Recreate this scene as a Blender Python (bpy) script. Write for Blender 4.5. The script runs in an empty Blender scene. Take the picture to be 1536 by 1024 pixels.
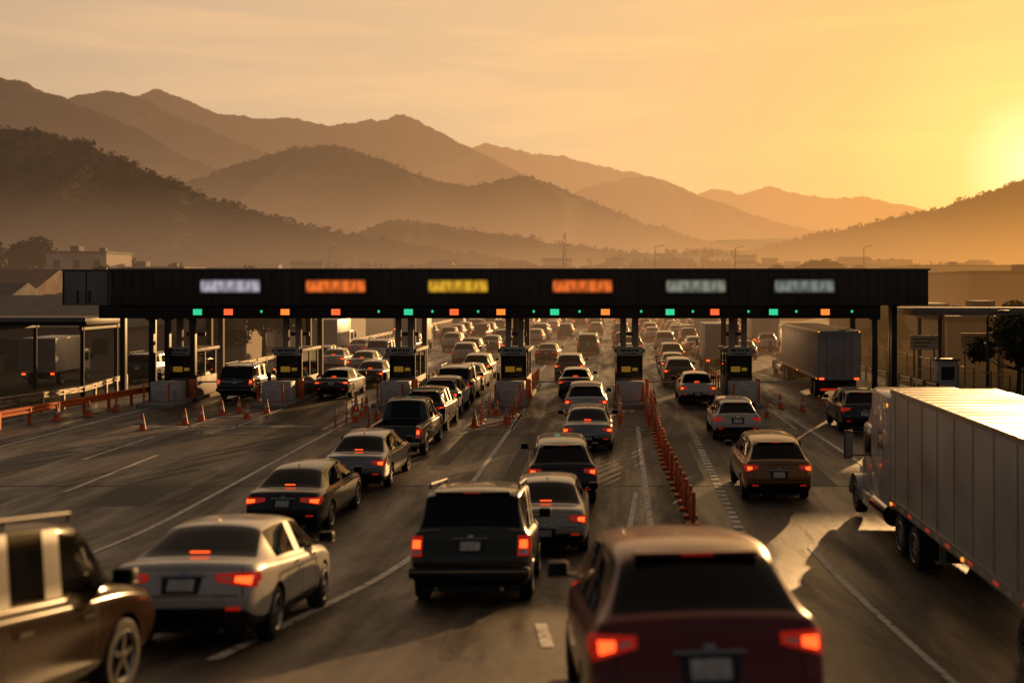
import bpy, bmesh, math, random
import numpy as np
from mathutils import Vector, Matrix, noise
from mathutils.bvhtree import BVHTree
R=random.Random(7)
scene=bpy.context.scene
scene.view_settings.view_transform='Standard'
scene.view_settings.look='None'
scene.view_settings.exposure=0
COL=scene.collection

# ------------------------------------------------------------------ materials
def mat(name,col,rough=.6,metal=0,emit=None,es=0,coat=0,var=0,vscale=3,bump=0,bscale=20,spec=.5):
    m=bpy.data.materials.new(name); m.use_nodes=True
    nt=m.node_tree; b=nt.nodes['Principled BSDF']
    b.inputs['Base Color'].default_value=(*col,1)
    b.inputs['Roughness'].default_value=rough
    b.inputs['Metallic'].default_value=metal
    b.inputs['Specular IOR Level'].default_value=spec
    b.inputs['Coat Weight'].default_value=coat
    b.inputs['Coat Roughness'].default_value=.04
    if emit:
        b.inputs['Emission Color'].default_value=(*emit,1); b.inputs['Emission Strength'].default_value=es
    if var or bump:
        tc=nt.nodes.new('ShaderNodeTexCoord')
        if var:
            n=nt.nodes.new('ShaderNodeTexNoise'); n.inputs['Scale'].default_value=vscale; n.inputs['Detail'].default_value=6
            nt.links.new(tc.outputs['Object'],n.inputs['Vector'])
            r=nt.nodes.new('ShaderNodeMapRange'); r.inputs[1].default_value=.3; r.inputs[2].default_value=.7
            r.inputs[3].default_value=1-var; r.inputs[4].default_value=1+var
            nt.links.new(n.outputs['Fac'],r.inputs[0])
            mx=nt.nodes.new('ShaderNodeVectorMath'); mx.operation='SCALE'
            mx.inputs[0].default_value=col; nt.links.new(r.outputs[0],mx.inputs['Scale'])
            nt.links.new(mx.outputs[0],b.inputs['Base Color'])
            r2=nt.nodes.new('ShaderNodeMapRange'); r2.inputs[1].default_value=.3; r2.inputs[2].default_value=.7
            r2.inputs[3].default_value=max(0,rough-.12*var*2); r2.inputs[4].default_value=min(1,rough+.2*var*2)
            nt.links.new(n.outputs['Fac'],r2.inputs[0]); nt.links.new(r2.outputs[0],b.inputs['Roughness'])
        if bump:
            n=nt.nodes.new('ShaderNodeTexNoise'); n.inputs['Scale'].default_value=bscale; n.inputs['Detail'].default_value=8
            nt.links.new(tc.outputs['Object'],n.inputs['Vector'])
            bp=nt.nodes.new('ShaderNodeBump'); bp.inputs['Strength'].default_value=bump; bp.inputs['Distance'].default_value=.05
            nt.links.new(n.outputs['Fac'],bp.inputs['Height']); nt.links.new(bp.outputs[0],b.inputs['Normal'])
    return m
def paint(name,c,metal=.3,rough=.3,coat=.7): return mat(name,c,rough,metal,coat=coat,var=.12,vscale=1.5)
P={ 'red':paint('paint_dark_red',(.14,.007,.005),.15,.35,.5),'white':paint('paint_white',(.52,.50,.47),0),
 'silver':paint('paint_silver',(.28,.275,.27),.5),'black':paint('paint_black',(.008,.008,.008),.0),
 'green':paint('paint_dark_green',(.018,.022,.014),.1),'gold':paint('paint_gold',(.28,.14,.04),.4),
 'bronze':mat('paint_bronze',(.03,.016,.009),.16,0,coat=0,spec=.3),'grey':paint('paint_grey',(.08,.08,.08),.4),
 'cream':paint('paint_cream',(.42,.38,.31),.1),'blue':paint('paint_blue',(.03,.045,.09),.3)}
glass=mat('car_glass',(.006,.006,.006),.04,spec=.26)
trim=mat('black_trim',(.013,.013,.013),.5)
tyre=mat('tyre_rubber',(.016,.015,.014),.8,bump=.2)
rim=mat('wheel_alloy',(.32,.31,.30),.3,.9)
lens=mat('tail_lens',(.22,.008,.005),.12,0,emit=(1,.03,.008),es=.22,coat=.5)
lampon=mat('brake_lamp_lit',(.6,.03,.01),.3,0,emit=(1,.075,.012),es=3.2)
plate=mat('licence_plate',(.5,.5,.48),.5,var=.3,vscale=14)
chrome=mat('chrome',(.5,.5,.5),.14,1)
hlens=mat('headlamp_lens',(.6,.6,.6),.08,.3)
CM=[None,glass,trim,tyre,rim,lens,lampon,plate,chrome,hlens]

# ------------------------------------------------------------------ mesh builder
class MB:
    def __init__(s): s.v=[];s.f=[];s.m=[]
    def add(s,vs,fs,m):
        o=len(s.v); s.v+= [tuple(v) for v in vs]
        for f in fs: s.f.append(tuple(i+o for i in f)); s.m.append(m if isinstance(m,int) else 0)
    def addm(s,me,xf=None):
        o=len(s.v)
        for v in me.vertices: s.v.append(tuple(v.co))
        for p in me.polygons: s.f.append(tuple(i+o for i in p.vertices)); s.m.append(p.material_index)
    def box(s,x0,x1,y0,y1,z0,z1,m,bev=0,rot=None,seg=2):
        if not bev and rot is None:
            vs=[(x,y,z) for z in(z0,z1) for y in(y0,y1) for x in(x0,x1)]
            s.add(vs,[(0,2,3,1),(4,5,7,6),(0,1,5,4),(2,6,7,3),(0,4,6,2),(1,3,7,5)],m); return
        bm=bmesh.new(); bmesh.ops.create_cube(bm,size=1)
        c=Vector(((x0+x1)/2,(y0+y1)/2,(z0+z1)/2)); d=(x1-x0,y1-y0,z1-z0)
        for v in bm.verts: v.co=Vector((v.co.x*d[0],v.co.y*d[1],v.co.z*d[2]))
        if bev: bmesh.ops.bevel(bm,geom=bm.edges[:],offset=bev,segments=seg,affect='EDGES',profile=.5)
        bm.verts.index_update()
        vs=[(rot@v.co if rot else v.co)+c for v in bm.verts]
        s.add(vs,[tuple(v.index for v in f.verts) for f in bm.faces],m); bm.free()
    def cyl(s,p0,p1,r0,r1,m,n=10,cap=True):
        p0=Vector(p0);p1=Vector(p1);d=(p1-p0).normalized(); a=d.orthogonal().normalized(); b=d.cross(a)
        vs=[];fs=[]
        for p,r in((p0,r0),(p1,r1)):
            for i in range(n):
                t=2*math.pi*i/n; vs.append(p+a*(r*math.cos(t))+b*(r*math.sin(t)))
        for i in range(n): fs.append((i,(i+1)%n,n+(i+1)%n,n+i))
        if cap: fs.append(tuple(range(n))[::-1]); fs.append(tuple(range(n,2*n)))
        s.add(vs,fs,m)
    def lathex(s,c,prof,m,n=28):
        vs=[];fs=[]
        for x,r in prof:
            for i in range(n):
                t=2*math.pi*i/n; vs.append((c[0]+x,c[1]+r*math.cos(t),c[2]+r*math.sin(t)))
        for k in range(len(prof)-1):
            for i in range(n): fs.append((k*n+i,k*n+(i+1)%n,(k+1)*n+(i+1)%n,(k+1)*n+i))
        s.add(vs,fs,m)
    def wheel(s,x,y,z,r,w,sg,T=3,RM=4,D=2,spokes=5,n=28):
        h=w/2
        s.lathex((x,y,z),[(-h,.5*r),(-h,.9*r),(-h+.025,r*.985),(0,r),(h-.025,r*.985),(h,.9*r),(h,.66*r)],T,n)
        s.lathex((x,y,z),[(sg*h,.68*r),(sg*(h+.008),.66*r),(sg*(h-.03),.58*r)],RM,n)
        s.lathex((x,y,z),[(sg*(h-.05),.62*r),(sg*(h-.06),0.001)],D,n)
        s.lathex((x,y,z),[(sg*(h-.06),.16*r),(sg*(h-.005),.13*r),(sg*(h),.001)],RM,12)
        s.lathex((x,y,z),[(-sg*(h-.02),.6*r),(-sg*(h-.02),.001)],D,n)
        for k in range(spokes):
            a=2*math.pi*k/spokes+.3; ca,sa=math.cos(a),math.sin(a)
            vs=[]
            for xx in(sg*(h-.05),sg*(h-.012)):
                for rr,hw in((.1*r,.09*r),(.6*r,.06*r)):
                    for q in(-1,1): vs.append((x+xx,y+rr*ca-q*hw*sa,z+rr*sa+q*hw*ca))
            s.add(vs,[(4,5,7,6),(0,1,5,4),(2,3,7,6),(0,2,6,4),(1,3,7,5)],RM)
    def mesh(s,name,mats,smooth=35):
        me=bpy.data.meshes.new(name); me.from_pydata(s.v,[],s.f)
        for m in mats: me.materials.append(m)
        me.polygons.foreach_set('material_index',s.m)
        me.update()
        if smooth:
            me.polygons.foreach_set('use_smooth',[True]*len(me.polygons))
            me.set_sharp_from_angle(angle=math.radians(smooth))
        return me
def obj(name,me,loc=(0,0,0),rot=(0,0,0),scale=1):
    o=bpy.data.objects.new(name,me); COL.objects.link(o); o.location=loc; o.rotation_euler=rot
    o.scale=(scale,)*3 if isinstance(scale,(int,float)) else scale
    return o

# ------------------------------------------------------------------ terrain
def sst(a,b,x):
    t=min(1,max(0,(x-a)/(b-a))); return t*t*(3-2*t)
SL=.138
def gz(x,y):
    t=24-max(y,4)
    if t<-5: r=0
    elif t<5: r=SL*(t+5)**2/20
    else: r=SL*t
    r*=1-sst(1.4,7.8,x)
    if y>330:
        q=y-330; r+=.05*q*q/(q+150)
        r+=(q/(q+300))*6*noise.noise((x/160,y/160,3.1))
    if abs(x+5)>34 and y<330:
        r+=min(1,(abs(x+5)-34)/30)*.8*noise.noise((x/25,y/25,1.7))
    return r
def grid(name,xs,ys,off,m,zf=gz):
    vs=[(x,y,zf(x,y)+off) for y in ys for x in xs]; nx=len(xs)
    fs=[(j*nx+i,j*nx+i+1,(j+1)*nx+i+1,(j+1)*nx+i) for j in range(len(ys)-1) for i in range(nx-1)]
    me=bpy.data.meshes.new(name); me.from_pydata(vs,[],fs); me.materials.append(m)
    me.polygons.foreach_set('use_smooth',[True]*len(fs)); return obj(name,me)
xin=[-26.5,-20,-14,-8,-4,0]+[1.2+.2*i for i in range(35)]+[10,14,17.2]
yin=[-30,-15,0,2,4]+[5+.5*i for i in range(52)]+[32,38,46,54,62,75]
xout_l=[-9000,-5000,-3000,-1800,-1200,-800,-600,-450,-340,-260,-200,-160,-130,-105,-85,-70,-58,-48,-38,-30]
xout_r=[22,28,36,46,58,72,90,115,150,190,240,310,400,520,700,1000,1500,2500,4500,9000]
yout=[90,110,140,180,230,290,330]+[360+40*i for i in range(34)]+[2000,3000,5000,9000,14000]

def ground_mat():
    m=mat('dry_ground',(.09,.07,.045),.95,spec=.1); nt=m.node_tree; b=nt.nodes['Principled BSDF']
    tc=nt.nodes.new('ShaderNodeTexCoord')
    n=nt.nodes.new('ShaderNodeTexNoise'); n.inputs['Scale'].default_value=.06; n.inputs['Detail'].default_value=10
    nt.links.new(tc.outputs['Object'],n.inputs['Vector'])
    r=nt.nodes.new('ShaderNodeValToRGB'); r.color_ramp.elements[0].position=.38; r.color_ramp.elements[0].color=(.03,.035,.016,1)
    r.color_ramp.elements[1].position=.62; r.color_ramp.elements[1].color=(.11,.09,.055,1)
    nt.links.new(n.outputs['Fac'],r.inputs[0]); nt.links.new(r.outputs[0],b.inputs['Base Color'])
    return m
GM=ground_mat()
grid('ground',xout_l+xin+xout_r,[-400,-150,-60]+yin+yout,-.03,GM)

def asphalt():
    m=mat('asphalt',(.05,.047,.044),.6); nt=m.node_tree; b=nt.nodes['Principled BSDF']; L=nt.links.new; N=nt.nodes.new
    tc=N('ShaderNodeTexCoord')
    def nz(sx,sy,scale,det=8):
        mp=N('ShaderNodeMapping'); mp.inputs['Scale'].default_value=(sx,sy,1); L(tc.outputs['Object'],mp.inputs['Vector'])
        n=N('ShaderNodeTexNoise'); n.inputs['Scale'].default_value=scale; n.inputs['Detail'].default_value=det; n.inputs['Roughness'].default_value=.65
        L(mp.outputs[0],n.inputs['Vector']); return n.outputs['Fac']
    big=nz(1,.4,.3); streak=nz(2.2,.05,1.0,5); fine=nz(1,1,25,4); mid=nz(1,1,2.5,6)
    def mth(op,a,b_):
        k=N('ShaderNodeMath'); k.operation=op
        for i,q in enumerate((a,b_)):
            if isinstance(q,(int,float)): k.inputs[i].default_value=q
            else: L(q,k.inputs[i])
        return k.outputs[0]
    s=mth('ADD',mth('MULTIPLY',big,.6),mth('MULTIPLY',streak,.6)); s=mth('ADD',s,mth('MULTIPLY',mid,.3)); s=mth('ADD',s,mth('MULTIPLY',fine,.2))
    r=N('ShaderNodeValToRGB'); e=r.color_ramp.elements; e[0].position=.72; e[0].color=(.018,.0145,.012,1); e[1].position=.98; e[1].color=(.13,.103,.078,1)
    L(s,r.inputs[0])
    v=N('ShaderNodeTexVoronoi'); v.feature='DISTANCE_TO_EDGE'; v.inputs['Scale'].default_value=.22
    mp=N('ShaderNodeMapping'); L(tc.outputs['Object'],mp.inputs['Vector'])
    wn=N('ShaderNodeTexNoise'); wn.inputs['Scale'].default_value=.8; wn.inputs['Detail'].default_value=6; L(tc.outputs['Object'],wn.inputs['Vector'])
    ad=N('ShaderNodeVectorMath'); ad.operation='MULTIPLY_ADD'; L(wn.outputs['Color'],ad.inputs[0]); ad.inputs[1].default_value=(2.5,2.5,0); L(mp.outputs[0],ad.inputs[2])
    L(ad.outputs[0],v.inputs['Vector'])
    ck=N('ShaderNodeMapRange'); ck.inputs[1].default_value=0; ck.inputs[2].default_value=.009; ck.inputs[3].default_value=.3; ck.inputs[4].default_value=1; L(v.outputs['Distance'],ck.inputs[0])
    sv=N('ShaderNodeVectorMath'); sv.operation='SCALE'; L(r.outputs[0],sv.inputs[0]); L(ck.outputs[0],sv.inputs['Scale'])
    L(sv.outputs[0],b.inputs['Base Color'])
    sh=nz(1.3,.16,.7,6)
    rr=N('ShaderNodeMapRange'); rr.inputs[1].default_value=.38; rr.inputs[2].default_value=.66; rr.inputs[3].default_value=.33; rr.inputs[4].default_value=.78; L(sh,rr.inputs[0]); L(rr.outputs[0],b.inputs['Roughness'])
    bp=N('ShaderNodeBump'); bp.inputs['Strength'].default_value=.5; bp.inputs['Distance'].default_value=.02
    L(mth('ADD',fine,mid),bp.inputs['Height']); L(bp.outputs[0],b.inputs['Normal'])
    return m
ASP=asphalt()
grid('road',xin,yin+[90,110,140,180,230,290,330,360,400],.0,ASP)

def worn(name,c,thr=.42,c0=(.06,.055,.05)):
    m=mat(name,c,.65); nt=m.node_tree; b=nt.nodes['Principled BSDF']; tc=nt.nodes.new('ShaderNodeTexCoord')
    n=nt.nodes.new('ShaderNodeTexNoise'); n.inputs['Scale'].default_value=6; n.inputs['Detail'].default_value=8; n.inputs['Roughness'].default_value=.7
    nt.links.new(tc.outputs['Object'],n.inputs['Vector'])
    r=nt.nodes.new('ShaderNodeValToRGB'); e=r.color_ramp.elements; e[0].position=thr-.06; e[0].color=(*c0,1); e[1].position=thr+.05; e[1].color=(*c,1)
    nt.links.new(n.outputs['Fac'],r.inputs[0]); nt.links.new(r.outputs[0],b.inputs['Base Color']); return m
WM=worn('road_paint',(.68,.64,.58),.44); CP=worn('worn_concrete',(.19,.165,.14),.47); DP=worn('asphalt_patch',(.018,.017,.016),.45,(.035,.032,.03))
def strip(mb,pts,w,off=.012,step=.5,m=0,gap=None):
    acc=0
    for (x0,y0),(x1,y1) in zip(pts,pts[1:]):
        L=math.hypot(x1-x0,y1-y0); n=max(1,int(L/step)); px,py=(y1-y0)/L*w/2,-(x1-x0)/L*w/2
        for i in range(n):
            acc+=L/n
            if gap and (acc%(gap[0]+gap[1]))>gap[0]: continue
            a=i/n;b=(i+1)/n; vs=[]
            for t,q in((a,-1),(a,1),(b,1),(b,-1)):
                x=x0+(x1-x0)*t-q*px; y=y0+(y1-y0)*t-q*py; vs.append((x,y,gz(x,y)+off))
            mb.add(vs,[(0,1,2,3)],m)
mk=MB()
strip(mk,[(-11,22),(-11.4,50)],.16); strip(mk,[(-4.6,13),(-4.15,24),(-4.2,52)],.16)
strip(mk,[(-15.5,32),(-15.7,39)],.15); strip(mk,[(-17.8,38),(-17.8,44)],.15); strip(mk,[(-15.4,22),(-15.4,27)],.15)
strip(mk,[(-22.2,20),(-22.2,60)],.15)
strip(mk,[(.9,26.5),(1.0,47)],.16); strip(mk,[(.3,25.5),(.65,32)],.14); strip(mk,[(-.8,13.8),(-1.0,15.6)],.16)
strip(mk,[(4.35,10),(4.35,25)],.16)
strip(mk,[(3.0,26.5),(3.2,51)],.24,step=.2,gap=(.4,.22))
strip(mk,[(8.2,34),(7.7,56)],.15); strip(mk,[(13.8,26),(13.8,56)],.15)
strip(mk,[(-20,47),(-12.5,47)],.25); strip(mk,[(-6.9,18.2),(-5.6,18.2)],.2)
for x in (-16.6,-10.8,-5.1,.84,6.44): 
    strip(mk,[(x-1.0,46),(x-.9,54)],.13); strip(mk,[(x+1.0,46),(x+.9,54)],.13); strip(mk,[(x-1.0,46),(x+1,46)],.16)
for x in(-17,-13,-9,-5,-1,3,7,11): strip(mk,[(x,72),(x,330)],.15,step=3,gap=(3,6))
obj('road_markings',mk.mesh('road_markings',[WM],0))
cp=MB()
for x in (-22.1,-16.6,-10.8,-5.1,.84,6.44): strip(cp,[(x,47),(x,54)],1.7,off=.006,step=.5)
strip(cp,[(-18.6,41),(-18.6,47)],3.0,off=.006,step=.5)
obj('concrete_apron',cp.mesh('concrete_apron',[CP],0))
cp=MB()
for x,y0,y1,w in((-13.3,30,36,1.6),(-9.2,34,41,1.1),(2.4,33,44,.7),(5.9,33,38,1.3),(-3.1,33,45,.5),(-19.5,34,40,1.8),(10.5,31,38,1.5),(-12.5,40,44,1.0),(-5.6,36,46,.5)): strip(cp,[(x,y0),(x,y1)],w,off=.005)
strip(cp,[(-21,44.4),(8,44.4)],.12,off=.007); strip(cp,[(-21,33),(12,33)],.07,off=.007)
obj('asphalt_patches',cp.mesh('asphalt_patches',[DP],0))

# ------------------------------------------------------------------ vehicles
def hull(st,glz,holes,cap_off,bed=None,crease=.55):
    V=[];ring=[]
    for k,s in enumerate(st):
        y,w,b,belt,rz,rw=s
        if rz is None: top=[(.80*w,belt+.015),(.62*w,belt+.03),(0,belt+.045)]
        else: top=[(rw,rz-.07),(rw*.88,rz-.005),(0,rz+.03)]
        pr=[(0,b),(.86*w,b),(.985*w,b+.10),(w,b+.55*(belt-b)),(.975*w,belt-.08),(.905*w,belt)]+top
        yo=[0]*9
        if k==0: yo=cap_off
        idx={}
        for i,(x,z) in enumerate(pr):
            yy=y+yo[i]
            idx[(i,1)]=len(V); V.append((x,yy,z))
            if x==0: idx[(i,-1)]=idx[(i,1)]
            else: idx[(i,-1)]=len(V); V.append((-x,yy,z))
        ring.append(idx)
    F=[];M=[];cr=[]
    for k in range(len(st)-1):
        for i in range(8):
            mt=glz.get((k,i),2 if i<2 else 0)
            for sg in(1,-1):
                a,b_,c,d=ring[k][(i,sg)],ring[k][(i+1,sg)],ring[k+1][(i+1,sg)],ring[k+1][(i,sg)]
                q=(a,d,c,b_) if sg==1 else (a,b_,c,d)
                F.append(q);M.append(mt)
        for sg in(1,-1):
            for i,cv in((1,.5),(4,crease),(5,.75),(6,.6)):
                cr.append((ring[k][(i,sg)],ring[k+1][(i,sg)],cv))
    for k in range(len(st)):
        if (k,7) in glz or (k-1,7) in glz:
            for i in(6,7):
                for sg in(1,-1): cr.append((ring[k][(i,sg)],ring[k][(i+1,sg)],.5))
    for k,flip in((0,0),(len(st)-1,1)):
        r=ring[k]; 
        for i in range(8):
            if i==0: q=[r[(0,1)],r[(1,1)],r[(1,-1)]]
            elif i==7: q=[r[(7,-1)],r[(7,1)],r[(8,1)]]
            else: q=[r[(i,-1)],r[(i,1)],r[(i+1,1)],r[(i+1,-1)]]
            if flip: q=q[::-1]
            F.append(tuple(q)); M.append(2 if i<2 else 0)
        for i in range(8):
            for sg in(1,-1): cr.append((r[(i,sg)],r[(i+1,sg)],.45))
    me=bpy.data.meshes.new('h'); me.from_pydata(V,[],F); me.polygons.foreach_set('material_index',M); me.update()
    for _ in range(10): me.materials.append(None)
    at=me.attributes.new('crease_edge','FLOAT','EDGE')
    em={tuple(sorted(e.vertices)):e.index for e in me.edges}
    for a,b_,c in cr:
        k=tuple(sorted((a,b_)))
        if k in em: at.data[em[k]].value=c
    bm=bmesh.new(); bm.from_mesh(me); bmesh.ops.recalc_face_normals(bm,faces=bm.faces); bm.to_mesh(me); bm.free()
    o=obj('h',me); sb=o.modifiers.new('s','SUBSURF'); sb.levels=2; sb.render_levels=2
    cut=MB()
    for(y,z,r) in holes:
        for sg in(1,-1):
            cut.cyl((sg*.52,y,z),(sg*1.4,y,z),r,r,2,n=32)
    if bed: cut.box(*bed,2)
    cm=cut.mesh('c',[trim]*10,0); bm=bmesh.new(); bm.from_mesh(cm); bmesh.ops.recalc_face_normals(bm,faces=bm.faces); bm.to_mesh(cm); bm.free()
    co=obj('c',cm); bo=o.modifiers.new('b','BOOLEAN'); bo.object=co; bo.operation='DIFFERENCE'; bo.solver='EXACT'
    dg=bpy.context.evaluated_depsgraph_get(); dg.update()
    res=bpy.data.meshes.new_from_object(o.evaluated_get(dg))
    bpy.data.objects.remove(o); bpy.data.objects.remove(co)
    return res
def patch(mb,bvh,ax,q,nu,nv,off,m):
    ids={};vs=[]
    for i in range(nu+1):
        for j in range(nv+1):
            u=i/nu;v=j/nv
            a=(q[0][0]*(1-u)+q[1][0]*u)*(1-v)+(q[3][0]*(1-u)+q[2][0]*u)*v
            b=(q[0][1]*(1-u)+q[1][1]*u)*(1-v)+(q[3][1]*(1-u)+q[2][1]*u)*v
            o,d={'r':((a,-2,b),(0,1,0)),'f':((a,8,b),(0,-1,0)),'sr':((3,a,b),(-1,0,0)),'sl':((-3,a,b),(1,0,0)),'t':((a,b,4),(0,0,-1))}[ax]
            h=bvh.ray_cast(Vector(o),Vector(d))
            if h[0] is None: continue
            n=h[1]; 
            if n.dot(Vector(d))>0: n=-n
            ids[(i,j)]=len(vs); vs.append(h[0]+n*off)
    fs=[]
    for i in range(nu):
        for j in range(nv):
            k=[(i,j),(i+1,j),(i+1,j+1),(i,j+1)]
            if all(z in ids for z in k): fs.append(tuple(ids[z] for z in k))
    mb.add(vs,fs,m)
def mk_car(kind):
    A={}
    rails=False; bed=None; r=.33; lo=[.08,.03,-.05,-.06,.03,.06,.08,.08,.08]; ri=3; sed=kind in('sedan','sedan_b')
    if sed:
        H=1.46 if kind=='sedan' else 1.48; e=0 if kind=='sedan' else .1; ri=4
        st=[(0,.80,.40,.93-e*.2,None,0),(.10,.875,.28,1.01-e*.2,None,0),(.44+e,.905,.24,1.03-e*.2,None,0),(.56+e,.91,.24,1.025-e*.2,None,0),(1.20+e*.6,.915,.24,1.0,H-.06,.60),(1.5+e*.4,.915,.23,.99,H-.01,.62),
            (2.24,.92,.23,.975,H+.01,.635),(2.32,.92,.23,.973,H+.01,.635),(2.9,.92,.23,.965,H-.03,.615),(3.72,.91,.23,.96,None,0),(4.45,.86,.25,.82,None,0),(4.75,.72,.32,.66,None,0)]
        A={(3,7):1,(3,6):1,(4,5):1,(5,5):1,(6,5):2,(7,5):1,(8,5):1,(8,7):1,(8,6):1}
        wy=(1.02,3.78); x_t=(.86,.40); zt=(.75,.93); pz=(.72,.85) if kind=='sedan' else (.48,.61); bpil=2.28
        if kind=='sedan_b': zt=(.72,.90); x_t=(.86,.52)
    elif kind in('suv','suv_b','hatch'):
        if kind=='suv': H,rw,ry,w=1.66,.65,.60,.93
        elif kind=='suv_b': H,rw,ry,w=1.78,.75,.34,.95; r=.37
        else: H,rw,ry,w=1.50,.61,.6,.89
        bz=1.12 if kind!='hatch' else 1.0; bpil=1.54
        st=[(0,w-.09,.44,bz-.12,None,0),(.09,w-.035,.33,bz-.01,None,0),(.17,w-.01,.30,bz+.02,None,0),(ry,w,.28,bz,H-.09,rw-.03),(ry+.28,w,.28,bz-.01,H-.015,rw+.01),
            (1.5,w,.28,bz-.03,H+.01,rw+.02),(1.58,w,.28,bz-.03,H+.01,rw+.02),(2.36,w,.28,bz-.05,H,rw+.02),(2.44,w,.28,bz-.05,H,rw+.02),(2.95,w,.28,bz-.06,H-.05,rw),
            (3.62,w-.01,.28,bz-.05,None,0),(4.35,w-.06,.30,bz-.16,None,0),(4.62,w-.16,.36,bz-.34,None,0)]
        A={(2,7):1,(2,6):1,(4,5):1,(5,5):2,(6,5):1,(7,5):2,(8,5):1,(9,5):1,(9,7):1,(3,5):1}
        wy=(.95,3.65); rails=kind=='suv_b'; x_t=(w-.05,w-.38); zt=(.86,1.05) if kind!='hatch' else (.76,.93); pz=(.72,.86)
        if kind=='suv_b': zt=(.76,1.06); pz=(.84,.97); x_t=(w-.05,w-.22)
    elif kind=='pickup':
        st=[(0,.90,.48,1.02,None,0),(.06,.94,.40,1.08,None,0),(1.0,.95,.36,1.08,None,0),(2.0,.95,.34,1.08,None,0),(2.08,.95,.34,1.10,None,0),(2.22,.95,.34,1.10,1.74,.68),(2.4,.95,.34,1.09,1.78,.69),
            (3.1,.95,.34,1.07,1.80,.7),(3.2,.95,.34,1.07,1.80,.7),(3.75,.95,.34,1.05,1.74,.67),(4.3,.95,.34,1.05,None,0),(5.1,.90,.36,.98,None,0),(5.35,.8,.40,.8,None,0)]
        A={(4,7):1,(5,5):1,(6,5):1,(7,5):2,(8,5):1,(9,5):1,(9,7):1}; bpil=3.15
        wy=(1.15,4.35); r=.39; x_t=(.89,.74); zt=(.70,1.02); pz=(.5,.64); bed=(-.72,.72,.12,1.98,.62,1.6)
    L=st[-1][0]; w=max(s[1] for s in st)
    holes=[(wy[0],r+.0,r+.06),(wy[1],r,r+.06)]
    me=hull(st,A,holes,lo,bed)
    mb=MB(); mb.addm(me)
    bvh=BVHTree.FromPolygons([v.co for v in me.vertices],[p.vertices[:] for p in me.polygons])
    vert=kind in('suv_b','pickup')
    for sg in(1,-1):
        for y in wy: mb.wheel(sg*(w-.13),y,r,r,.22,sg)
        o,i=x_t; z0,z1=zt; dz=z1-z0
        if vert:
            patch(mb,bvh,'r',[(sg*i,z0),(sg*o,z0),(sg*o,z1),(sg*i,z1)],10,6,.012,5)
            patch(mb,bvh,'r',[(sg*(i+.03),z0+dz*.38),(sg*(o-.03),z0+dz*.38),(sg*(o-.03),z0+dz*.78),(sg*(i+.03),z0+dz*.78)],5,3,.018,6)
            patch(mb,bvh,'r',[(sg*(i+.03),z0+dz*.1),(sg*(o-.03),z0+dz*.1),(sg*(o-.03),z0+dz*.3),(sg*(i+.03),z0+dz*.3)],5,3,.018,9)
        else:
            patch(mb,bvh,'r',[(sg*i,z0+dz*.45),(sg*o,z0),(sg*o,z1),(sg*i,z1-dz*.1)],14,5,.012,5)
            patch(mb,bvh,'r',[(sg*(i+(o-i)*.5),z0+dz*.36),(sg*(o-.05),z0+dz*.22),(sg*(o-.04),z1-dz*.26),(sg*(i+(o-i)*.5),z1-dz*.28)],6,3,.018,6)
            patch(mb,bvh,'r',[(sg*(i+(o-i)*.12),z0+dz*.55),(sg*(i+(o-i)*.42),z0+dz*.48),(sg*(i+(o-i)*.42),z0+dz*.62),(sg*(i+(o-i)*.12),z0+dz*.68)],4,2,.018,9)
        s='sr' if sg==1 else 'sl'
        patch(mb,bvh,s,[(.05,z0+.02),(.26,z0+dz*.45),(.24,z1-.02),(.05,z1)],6,4,.012,5)
        zf=st[-2][3]-.18
        patch(mb,bvh,'f',[(sg*.42,zf),(sg*.72,zf+.02),(sg*.74,zf+.12),(sg*.45,zf+.10)],6,3,.01,9)
        for yy in (wy[0]+.5,bpil,wy[1]-.62):
            patch(mb,bvh,s,[(yy-.006,.34),(yy+.006,.34),(yy+.006,.95),(yy-.006,.95)],1,12,.003,2)
        patch(mb,bvh,s,[(wy[0]+.5,.32),(wy[1]-.6,.32),(wy[1]-.6,.40),(wy[0]+.5,.40)],12,1,.012,2)
        if kind!='pickup':
            a0=st[ri][0]+.1; a1=3.0
            patch(mb,bvh,s,[(a0,st[ri][3]-.005),(a1,st[7][3]-.005),(a1,st[7][3]+.012),(a0,st[ri][3]+.012)],14,1,.006,8)
        for yy in(wy[0]+.75,wy[0]+1.8):
            patch(mb,bvh,s,[(yy,.86),(yy+.2,.86),(yy+.2,.89),(yy,.89)],2,1,.025,8)
        ym=[q for q in st if q[4]][-1][0]+.38; zm=st[5][3]+.10
        mb.box(sg*(w-.1) if sg>0 else -(w+.2),(w+.2) if sg>0 else -(w-.1),ym-.07,ym+.05,zm-.08,zm-.045,2,.012)
        mb.box(sg*(w-.02) if sg>0 else -(w+.2),(w+.2) if sg>0 else -(w-.02),ym-.08,ym+.06,zm-.07,zm+.08,2,.035)
        mb.box(min(sg*(w+.01),sg*(w+.17)),max(sg*(w+.01),sg*(w+.17)),ym-.088,ym-.078,zm-.045,zm+.055,1)
        if rails:
            y0=st[3][0]+.35;y1=2.8
            mb.cyl((sg*(st[4][5]-.05),y0,st[5][4]+.03),(sg*(st[4][5]-.05),y1,st[5][4]+.03),.016,.016,2,8)
            for yy in(y0,(y0+y1)/2,y1): mb.cyl((sg*(st[4][5]-.05),yy,st[5][4]-.05),(sg*(st[4][5]-.05),yy,st[5][4]+.03),.018,.018,2,6)
        mb.cyl((sg*.5,-.03,.27),(sg*.5,.3,.27),.035,.035,8,10)
        patch(mb,bvh,'r',[(sg*.55,.50),(sg*.72,.50),(sg*.72,.54),(sg*.55,.54)],3,1,.014,5)
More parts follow.
